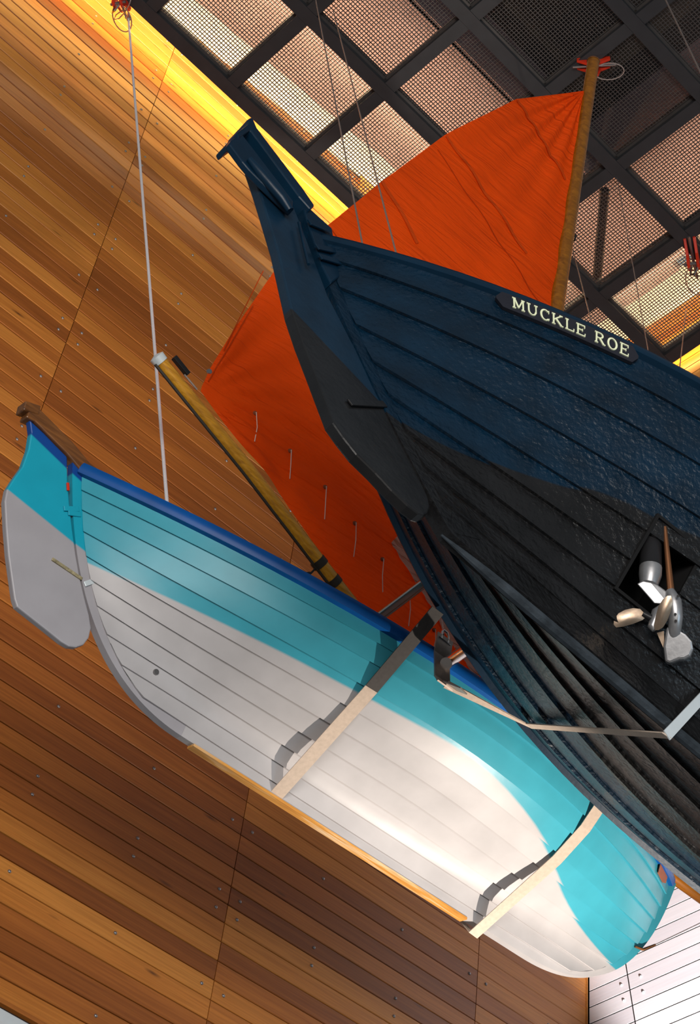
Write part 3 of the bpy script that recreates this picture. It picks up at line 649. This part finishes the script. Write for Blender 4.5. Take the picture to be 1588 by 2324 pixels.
# well in the bottom with the drive
wc = [hk.cast(1505, 1193)[2], hk.cast(1380, 1320)[2], hk.cast(1480, 1400)[2]]
w3 = wc[0] + (wc[2] - wc[1]); ctr = (wc[0] + wc[2]) / 2
ex_ = (wc[2] - wc[1]); ey_ = (wc[0] - wc[1]); ez_ = np.cross(ex_, ey_); ez_ /= np.linalg.norm(ez_); ez_ = ez_ if ez_[2] > 0 else -ez_
lx, ly = np.linalg.norm(ex_), np.linalg.norm(ey_); ex_ /= lx; ey_ = ey_ - (ey_ @ ex_) * ex_; ey_ /= np.linalg.norm(ey_)
cut = MB().box(ctr, ex_ * lx / 2, ey_ * ly / 2, ez_ * .10).build('well_cutter', M['void'], dark)
for o in strakes:
    md = o.modifiers.new('well', 'BOOLEAN'); md.operation = 'DIFFERENCE'; md.object = cut; md.solver = 'EXACT'
bpy.context.view_layer.update()
dg = bpy.context.evaluated_depsgraph_get()
for o in strakes:
    me = bpy.data.meshes.new_from_object(o.evaluated_get(dg)); o.modifiers.clear(); o.data = me
bpy.data.objects.remove(cut)
tr = MB(); hw = .012
for s1 in (-1, 1):
    tr.box(ctr + ex_ * s1 * (lx / 2 + hw / 2) + ez_ * .14, ex_ * hw / 2, ey_ * (ly / 2 + hw), ez_ * .16)
    tr.box(ctr + ey_ * s1 * (ly / 2 + hw / 2) + ez_ * .14, ex_ * lx / 2, ey_ * hw / 2, ez_ * .16)
tr.box(ctr + ez_ * .305, ex_ * (lx / 2 + hw), ey_ * (ly / 2 + hw), ez_ * .006)
tag(tr.build('drive_well', M['rubber'], dark), 'black open well in the boat bottom')
# drive: built around a point a hand's width below the well
wl = hk.world(ctr); dist_d = np.linalg.norm(wl - EYE) - .10
def dp(px, py, dd=0.0): return hk.local(EYE + ray(px, py) * (dist_d + dd))
drv = MB().tube([dp(1476, 1215, .18), dp(1476, 1292, .06)], .041, 18).build('drive_leg', M['leg_black'], dark, True)
MB().tube([dp(1476, 1288, .065), dp(1475, 1306, .045), dp(1472, 1326, .03)], [.042, .042, .034], 18).build('collar', M['silver'], drv, True)
vd = hk.M.T @ ray(1500, 1370)
MB().prism([dp(1445, 1325, .02), dp(1470, 1312, .03), (dp(1512, 1342, .03)), dp(1518, 1372, .01), dp(1484, 1370, .01)], vd, .02).build('bracket_plate', M['silver'], drv, bevel=.004)
MB().tube([dp(1508, 1196, .15), dp(1522, 1345, .03)], [.008, .014], 10).build('shift_rod', M['copper'], drv, True)
gh = MB().tube([dp(1520, 1340, .02), dp(1528, 1365, .0), dp(1532, 1400, -.01), dp(1530, 1436, -.005), dp(1524, 1450, 0)], [.016, .030, .028, .024, .012], 16).build('gear_housing', M['silver'], drv, True)
for q in ((1538, 1353), (1532, 1394), (1533, 1409)): c = dp(*q, -.038); MB().tube([c - vd * .006, c + vd * .01], .005, 8).build('bolt', M['black_fit'], gh, True)
MB().prism([dp(1512, 1424, .0), dp(1536, 1430, .0), dp(1556, 1442, .0), dp(1570, 1458, .0), dp(1573, 1476, .0), dp(1566, 1492, .0), dp(1552, 1499, .0), dp(1540, 1500, .0), dp(1519, 1508, .0), dp(1509, 1504, .0), dp(1505, 1470, .0)], vd * .9 + np.array([.3, .3, 0]), .03).build('skeg', M['silver'], drv, bevel=.011)
MB().prism([dp(1490, 1436, .01), dp(1506, 1432, .01), dp(1508, 1478, .01)], vd, .012).build('fin', M['bronze'], drv)
hub0, hub1 = dp(1492, 1392, -.01), dp(1480, 1424, -.04)
prop = MB().tube([dp(1510, 1378, .01), hub0, hub1, dp(1484, 1431, -.045)], [.020, .024, .018, .008], 16).build('propeller', M['silver'], drv, True)
def blade(outline, d0, bulge, m):
    P = [dp(x, y, d) for x, y, d in outline]; c = sum(P) / len(P); n = len(P); vs = []; fs = []
    for sgn in (1, -1):
        b0 = len(vs); vs += [p for p in P] if sgn > 0 else [p + vd * .003 for p in P]
        vs += [p * .5 + c * .5 - vd * (bulge if sgn > 0 else bulge - .008) for p in P]; vs.append(c - vd * (bulge * 1.25 if sgn > 0 else bulge * 1.25 - .01))
        fs += [(b0 + i, b0 + (i + 1) % n, b0 + n + (i + 1) % n, b0 + n + i) for i in range(n)] + [(b0 + n + i, b0 + n + (i + 1) % n, b0 + 2 * n) for i in range(n)]
    k = 2 * n + 1; fs += [(i, (i + 1) % n, k + (i + 1) % n, k + i) for i in range(n)]
    MB().add(vs, fs).build('blade', m, prop, True)
blade([(1468, 1398, -.03), (1452, 1382, -.03), (1436, 1380, -.035), (1418, 1384, -.04), (1403, 1392, -.045), (1393, 1406, -.05), (1392, 1418, -.05), (1398, 1424, -.05), (1414, 1422, -.045), (1436, 1416, -.04), (1458, 1407, -.035)], 0, .008, M['bronze'])
blade([(1486, 1430, -.06), (1484, 1418, -.06), (1488, 1396, -.065), (1494, 1375, -.07), (1504, 1360, -.07), (1514, 1352, -.07), (1522, 1352, -.07), (1526, 1364, -.07), (1523, 1384, -.065), (1514, 1408, -.06), (1504, 1424, -.06), (1494, 1430, -.06)], 0, .010, M['bronze'])
MB().tube([dp(1458, 1392, -.035), dp(1476, 1402, -.03)], [.010, .013], 10).build('blade_spring', M['leg_black'], prop, True)
# rudder
RK = [(562, 388), (580, 440), (600, 505), (621, 575), (638, 650), (654, 720), (676, 785), (702, 852), (722, 905), (746, 968), (770, 1002), (800, 1040), (843, 1082), (880, 1122), (916, 1156), (940, 1174), (952, 1178), (961, 1174), (966, 1160), (962, 1140), (941, 1092), (911, 1030), (886, 985), (858, 930), (836, 885), (800, 806), (768, 744), (736, 682), (713, 620), (696, 575), (676, 522), (660, 482), (610, 430), (575, 380)]
rk = MB().prism([cpt(hk, *p) for p in RK], (0, 1, 0), .045).build('rudder', M['dark_rudder'], dark, bevel=.007)
for yy in (-.045, .045):
    MB().prism([cpt(hk, *p, y=yy) for p in ((515, 331), (519, 323), (542, 308), (576, 352), (660, 462), (658, 486), (590, 420), (562, 392), (545, 372))], (0, 1, 0), .03).build('rudder_cheek', M['navy'], rk, bevel=.006)
MB().prism([cpt(hk, *p) for p in ((512, 328), (540, 306), (539, 296), (546, 291), (552, 296), (560, 316), (665, 455), (690, 492), (682, 500), (655, 470), (560, 340), (545, 320), (518, 340))], (0, 1, 0), .13).build('rudder_head', M['navy'], rk, bevel=.008)
tb = [cpt(hk, 566, 362, -.07), cpt(hk, 590, 392, -.072), cpt(hk, 640, 450, -.07), cpt(hk, 658, 478, -.066)]
MB().tube(tb, [.014, .022, .022, .016], 10).build('tiller_bar', M['navy'], rk, True)
sp = [cpt(hk, *p) for p in ((668, 472), (690, 492), (712, 512), (738, 535), (748, 600), (760, 640), (735, 660), (714, 618), (700, 575), (682, 520))]
MB().prism(sp, (0, 1, 0), .085).build('stern_cheek', M['navy'], dark, bevel=.006)
for a, b in (((680, 526), (726, 545)), ((697, 582), (742, 592)), ((704, 604), (752, 618)), ((780, 926), (860, 930))):
    strap_plate(cpt(hk, *a), cpt(hk, *b), -.055 if a[1] < 900 else -.03, .03, M['navy'] if a[1] < 900 else M['dark_rudder'], rk, 'pintle')
MB().tube([cpt(hk, 678, 505, -.05), cpt(hk, 690, 560, -.05), cpt(hk, 700, 600, -.05)], .006, 8).build('pintle_pin', M['navy'], rk, True)
for u in (.25, .5, .72):
    p = hk.pt(u, .8, 1); MB().aabb((p[0] - .11, -abs(p[1]) + .14, p[2] - .015), (p[0] + .11, abs(p[1]) - .14, p[2] + .015)).build('thwart', M['navy'], dark)
# name board and letters, bent to the sheer strake
A0 = hk.cast(1122, 685); A1 = hk.cast(1442, 820)
def nb_pt(s, t, off):
    """s metres along the board from its stern end, t metres up from its centre line"""
    f_ = s / NBL; u = A0[0] + (A1[0] - A0[0]) * f_; v = A0[1] + (A1[1] - A0[1]) * f_
    p = hk.pt(u, v, -1); up = hk.pt(u, min(1, v + .05), -1) - hk.pt(u, v - .05, -1); up /= np.linalg.norm(up)
    tn = hk.pt(u + .01, v + (A1[1] - A0[1]) / (A1[0] - A0[0]) * .01, -1) - p; tn /= np.linalg.norm(tn); n = np.cross(tn, up); n = n if n[1] < 0 else -n
    return p + up * t + n * off
NBL = 1.0; NBL = float(np.linalg.norm(hk.pt(A1[0], A1[1]) - hk.pt(A0[0], A0[1]))); NBH = .039
nn_ = 24; vs = []
for i in range(nn_):
    s = NBL * i / (nn_ - 1); e = min(s, NBL - s) / .035; hh = NBH * (1 if e >= 1 else math.sqrt(max(.02, 1 - (1 - e) ** 2)))
    vs += [nb_pt(s, -hh, .012), nb_pt(s, hh, .012), nb_pt(s, hh, .032), nb_pt(s, -hh, .032)]
fs = [(4 * i + j, 4 * i + (j + 1) % 4, 4 * i + 4 + (j + 1) % 4, 4 * i + 4 + j) for i in range(nn_ - 1) for j in range(4)] + [(0, 3, 2, 1), (4 * nn_ - 4, 4 * nn_ - 3, 4 * nn_ - 2, 4 * nn_ - 1)]
board = tag(MB().add(vs, fs).build('name_board', M['name_board'], dark, True), 'black name board with raised cream letters MUCKLE ROE')
sw, sl_ = .14, .085         # stroke and serif weights, in letter heights
def quad(a, b, w): a, b = np.array(a, float), np.array(b, float); d = (b - a) / np.linalg.norm(b - a); n = np.array([-d[1], d[0]]) * w / 2; return [a - n, b - n, b + n, a + n]
def serif(x, y, w=.30): return [(x - w / 2, y - sl_ / 2), (x + w / 2, y - sl_ / 2), (x + w / 2, y + sl_ / 2), (x - w / 2, y + sl_ / 2)]
def stem_(x, y0=0, y1=1): return [quad((x, y0), (x, y1), sw), serif(x, y0 + sl_ / 2), serif(x, y1 - sl_ / 2)]
def arc(cx, cy, rx, ry, a0, a1, w0=.15, n=18):
    out = []
    for i in range(n):
        p = []
        for k in (0, 1):
            t = math.radians(a0 + (a1 - a0) * (i + k) / n); ww = w0 * (.62 + .38 * abs(math.cos(t))); p.append(((cx + (rx - ww) * math.cos(t), cy + (ry - ww * .8) * math.sin(t)), (cx + rx * math.cos(t), cy + ry * math.sin(t))))
        out.append([p[0][0], p[0][1], p[1][1], p[1][0]])
    return out
GLY = {'M': (1.12, stem_(.18) + stem_(.94) + [quad((.20, .97), (.56, .16), .15), quad((.92, .97), (.56, .16), .11)]),
       'U': (1.02, [quad((.20, .35), (.20, 1), sw), quad((.82, .35), (.82, 1), .11), serif(.20, 1 - sl_ / 2, .32), serif(.82, 1 - sl_ / 2, .30)] + arc(.505, .36, .375, .38, 180, 360, .15)),
       'C': (.92, arc(.50, .5, .44, .52, 48, 318, .17) + [quad((.80, .70), (.80, .98), .07), quad((.80, .06), (.83, .25), .06)]),
       'K': (1.06, stem_(.20) + [quad((.22, .42), (.84, .95), .10), quad((.42, .56), (.86, .05), .16), serif(.84, 1 - sl_ / 2, .28), serif(.90, sl_ / 2, .30)]),
       'L': (.86, stem_(.20) + [serif(.48, sl_ / 2, .72), quad((.80, 0), (.80, .28), .08)]),
       'E': (.92, stem_(.20) + [serif(.48, sl_ / 2, .74), serif(.46, 1 - sl_ / 2, .70), serif(.42, .52, .40), quad((.81, 0), (.83, .27), .08), quad((.78, .74), (.78, 1), .08), quad((.60, .40), (.60, .64), .07)]),
       'R': (1.0, stem_(.20) + [serif(.40, 1 - sl_ / 2, .40), serif(.40, .50, .40), quad((.48, .50), (.84, .05), .16), serif(.88, sl_ / 2, .26)] + arc(.52, .745, .30, .255, -90, 90, .15)),
       'O': (1.04, arc(.52, .5, .46, .52, 0, 360, .17, 28))}
LH = .052; adv = []; tot = 0
for ch in 'MUCKLE ROE': w = .62 if ch == ' ' else GLY[ch][0] + .10; adv.append((ch, tot)); tot += w
sc_ = (NBL - .098) / tot
for ch, x0 in adv:
    if ch == ' ': continue
    mb = MB()
    for q in GLY[ch][1]:
        lo_ = [nb_pt(.062 + (x0 + x) * sc_, (y - .5) * LH, .030) for x, y in q]; hi_ = [nb_pt(.062 + (x0 + x) * sc_, (y - .5) * LH, .038) for x, y in q]
        mb.add(lo_ + hi_, [(0, 3, 2, 1), (4, 5, 6, 7), (0, 1, 5, 4), (1, 2, 6, 5), (2, 3, 7, 6), (3, 0, 4, 7)])
    mb.build('letter', M['letter'], board)
# ================================================================ SLINGS, WIRES, CLAMPS
def wp_(px, py, x): return hit_plane(px, py, (x, 0, 0), (1, 0, 0))
def boat_strap(h, X, top, keel, label, m, m_top, pts_near, far_top):
    pass
# first sling of the turquoise boat
X1 = 3.37; kb = hb.world(cpt(hb, 623, 1803) - np.array([0, 0, .022]))
c1 = hb.world(hb.pt(*hb.cast(842, 1558)[:2], -1, .022)); g1 = hb.pt(*hb.cast(912, 1470)[:2], -1, .06); g1 = hb.world(g1); t1 = g1 + (g1 - c1) * .75; t1b = t1 + (g1 - c1) * .12
far = hb.world(hb.pt(.38, .70, 1, .02)); fart = hb.world(hb.pt(.38, 1.0, 1, .09))
sl = empty('sling', t1b); tag(sl, 'tan webbing sling with its upper run coloured dark for shade under the middle of the turquoise boat', 'sling', 'lifting slings')
off = lambda P: [np.asarray(p) - t1b for p in P]
ribbon(off([t1b, t1, c1]), (1, 0, 0), .062, .005).build('webbing', M['strap_shaded'], sl); ribbon(off([c1, kb, far, fart]), (1, 0, 0), .062, .005).build('webbing', M['strap'], sl)
# spreader bar above it
p0, p1 = wp_(800, 1410, X1 + .02), wp_(1030, 1281, X1 + .02); p0[2] = p1[2] = 7.56
sb = MB().tube([p1, p0, p0 + (p0 - p1) * 1.1], .0225, 16).build('spreader_bar', M['chrome'], None, True); tag(sb, 'polished steel spreader bar crossing above the turquoise boat', 'bar', 'spreader bars')
# second sling near the bow
k2 = hb.world(cpt(hb, 1076, 2112) - np.array([0, 0, .022])); a2 = hb.world(hb.pt(*hb.cast(1258, 1940)[:2], -1, .03)); b2 = hb.world(hb.pt(*hb.cast(1318, 1872)[:2], -1, .03)); d2 = hb.world(hb.pt(*hb.cast(1346, 1822)[:2], -1, .04)); e2_ = d2 + (d2 - b2) * 1.2 + np.array([0, 0, .03])
f2 = hb.world(hb.pt(.70, .7, 1, .02)); g2 = hb.world(hb.pt(.70, 1, 1, .09))
s2 = empty('sling', d2); tag(s2, 'tan webbing sling around the bow end of the turquoise boat', 'sling', 'lifting slings')
ribbon([p - d2 for p in (e2_, d2, b2, a2, k2, f2, g2)], (1, 0, 0), .058, .005).build('webbing', M['strap'], s2)
# sling and bracket of the dark boat
KX = hk.world(cpt(hk, 1508, 1652))[0]
kk = hk.world(cpt(hk, 1510, 1652) - np.array([0, 0, .045])); q1 = hk.world(hk.pt(*hk.cast(1212, 1636, 1)[:2], 1, .03)); KB = 3.52; q0 = wp_(1012, 1553, KB)
qs = hk.world(hk.pt(*hk.cast(1600, 1566, -1)[:2], -1, .025)); qt = hk.world(hk.pt(.30, 1.0, -1, .09))
s3 = empty('sling', q0); tag(s3, 'tan webbing sling wrapped under the keel of the navy boat', 'sling', 'lifting slings')
ribbon([p - q0 for p in (q0, q1, kk)], (1, 0, 0), .040, .005).build('webbing', M['strap'], s3); ribbon([p - q0 for p in (kk, qs, qt)], (1, 0, 0), .040, .005).build('webbing', M['alu'], s3)
br = empty('sling_bracket', wp_(1012, 1500, KB)); o_ = np.array(br.location); tag(br, 'bent steel hanger bracket with shackle at the end of a spreader bar', 'bracket')
bp = [wp_(x, y, KB) - o_ for x, y in ((1010, 1446), (1002, 1490), (1003, 1545), (1010, 1556))]
ribbon(bp, (1, 0, 0), .085, .007).build('plate', M['bracket'], br); ribbon([wp_(1012, 1553, KB + .01) - o_, wp_(1052, 1568, KB + .05) - o_], (1, 0, 0), .06, .006).build('lip', M['bracket'], br)
sa = wp_(1009, 1452, KB) - o_; MB().tube([sa + np.array([-.018, 0, -.01]), sa + np.array([-.02, 0, .03]), sa + np.array([-.012, 0, .052]), sa + np.array([.012, 0, .052]), sa + np.array([.02, 0, .03]), sa + np.array([.018, 0, -.01])], .005, 8).build('shackle', M['chrome'], br, True)
MB().tube([sa + np.array([-.035, 0, -.01]), sa + np.array([.03, 0, -.01])], .006, 8).build('shackle_pin', M['chrome'], br, True)
b0 = wp_(1012, 1506, KB); b1 = wp_(1090, 1452, 3.85)
sb2 = MB().tube([b0, b1, b0 + (b1 - b0) * 1.3], .026, 16).build('spreader_bar', M['chrome'], None, True); tag(sb2, 'polished steel spreader bar running from the bracket over the navy boat', 'bar', 'spreader bars')
# wires: from the grid down to the boats
def wire(top, bot, r, label, m='wire', group='suspension wires'):
    top, bot = np.asarray(top, float) - np.array([0, 0, .03]), np.asarray(bot, float)
    o = MB().tube([top - bot, np.zeros(3)], r, 6).build('suspension_wire', M[m], None, True); o.location = bot
    return tag(o, label, 'wire', group)
def ce(px, py, z=0.0): return hit_plane(px, py, (0, 0, HC + z), (0, 0, 1))
def inb(h, px, py, v=.9, y=0.0): return h.world(cpt(h, px, py, y))
wt = ce(291, 36, -.12); wb = inb(hb, 382, 1180, y=.1)
rp = empty('hanging_rope', wb); tag(rp, 'thick white rope hanging straight in front of the cedar wall', 'rope')
MB().tube([wt - wb, np.zeros(3)], .0085, 8).build('line', M['rope'], rp, True)
fd = (wb - wt) / np.linalg.norm(wb - wt); MB().tube([wt - wb - fd * .06, wt - wb + fd * .09], [.010, .016], 10).build('ferrule', M['chrome'], rp, True)
lp0 = ce(288, 22, -.10) - wb; lp = [lp0, ce(276, 24, -.1) - wb, ce(263, 34, -.1) - wb, ce(259, 44, -.1) - wb, ce(270, 42, -.1) - wb, ce(283, 28, -.1) - wb, ce(294, 8, -.1) - wb, ce(300, -12, -.06) - wb]
MB().tube(lp, .005, 6).build('wire_loop', M['wire'], rp, True)
wire(ce(700, -95), inb(hk, 826, 575, y=.1), .0042, 'thin wire crossing the orange sail, nearest the navy rudder')
wire(ce(757, 20), inb(hk, 905, 600, y=-.1), .0042, 'thin wire crossing the orange sail, second from the navy rudder')
wire(ce(1440, -150), hk.world(hk.pt(.42, 1, -1)) + np.array([0, 0, .02]), .006, 'brown wire in the top right corner of the picture')
wire(ce(1300, 565), inb(hk, 1352, 770, y=.2), .0042, 'thin wire just right of the mast foot above the name board')
wire(ce(1400, 400), inb(hk, 1480, 850, y=.2), .0032, 'thin wire right of the name board in front of the grating')
wire(ce(1556, 700), inb(hk, 1538, 870, y=.2), .0042, 'thin wire in front of the orange boards at the right edge')
wire(wp_(995, 1330, KB), wp_(1006, 1440, KB), .0045, 'short wire ending in the shackle of the steel bracket')
def clamp(px, py, z, s, label, turn):
    c = ce(px, py, z); t = empty('beam_clamp', c); tag(t, label, 'clamp', 'red beam clamps')
    ca, sa_ = math.cos(turn), math.sin(turn); a = np.array([ca, sa_, 0]); b = np.array([-sa_, ca, 0])
    for sg in (-1, 1):
        o = b * sg * .03 * s
        MB().prism([o + a * x * s + GZ * zz * s for x, zz in ((-.03, -.10), (.03, -.10), (.05, -.02), (.12, .03), (.12, .07), (.08, .08), (.02, .02), (-.03, .02), (-.09, .08), (-.13, .07), (-.13, .03), (-.05, -.03))], b, .018 * s).build('jaw', M['clamp'], t, bevel=.003)
    MB().tube([a * -.16 * s, a * .16 * s], .009 * s, 8).build('screw', M['bolt'], t, True)
    MB().tube([b * -.06 * s - GZ * .07 * s, b * .06 * s - GZ * .07 * s], .012 * s, 8).build('pin', M['bolt'], t, True)
    MB().tube([GZ * -.1 * s + b * .02, GZ * -.17 * s + a * .02 + b * .03, GZ * -.2 * s, GZ * -.16 * s - a * .02 - b * .03, GZ * -.09 * s - b * .02], .007 * s, 8).build('shackle', M['chrome'], t, True)
    MB().tube([GZ * -.1 * s + (a * math.cos(k) * 1.3 - b * math.sin(k) * .8 + a * 1.3) * .085 * s for k in np.linspace(-3.1, 2.6, 18)], .005, 6).build('wire_loop', M['wire'], t, True)
    return t
clamp(272, -2, -.05, 1.0, 'orange red clamp on the edge beam above the white rope', .6)
clamp(1348, 150, -.03, 1.0, 'red clamp on the beam behind the masthead', PHI - .9)
clamp(1572, 585, -.05, 1.25, 'red clamp on the beam at the right edge above the orange boards', PHI + .5)
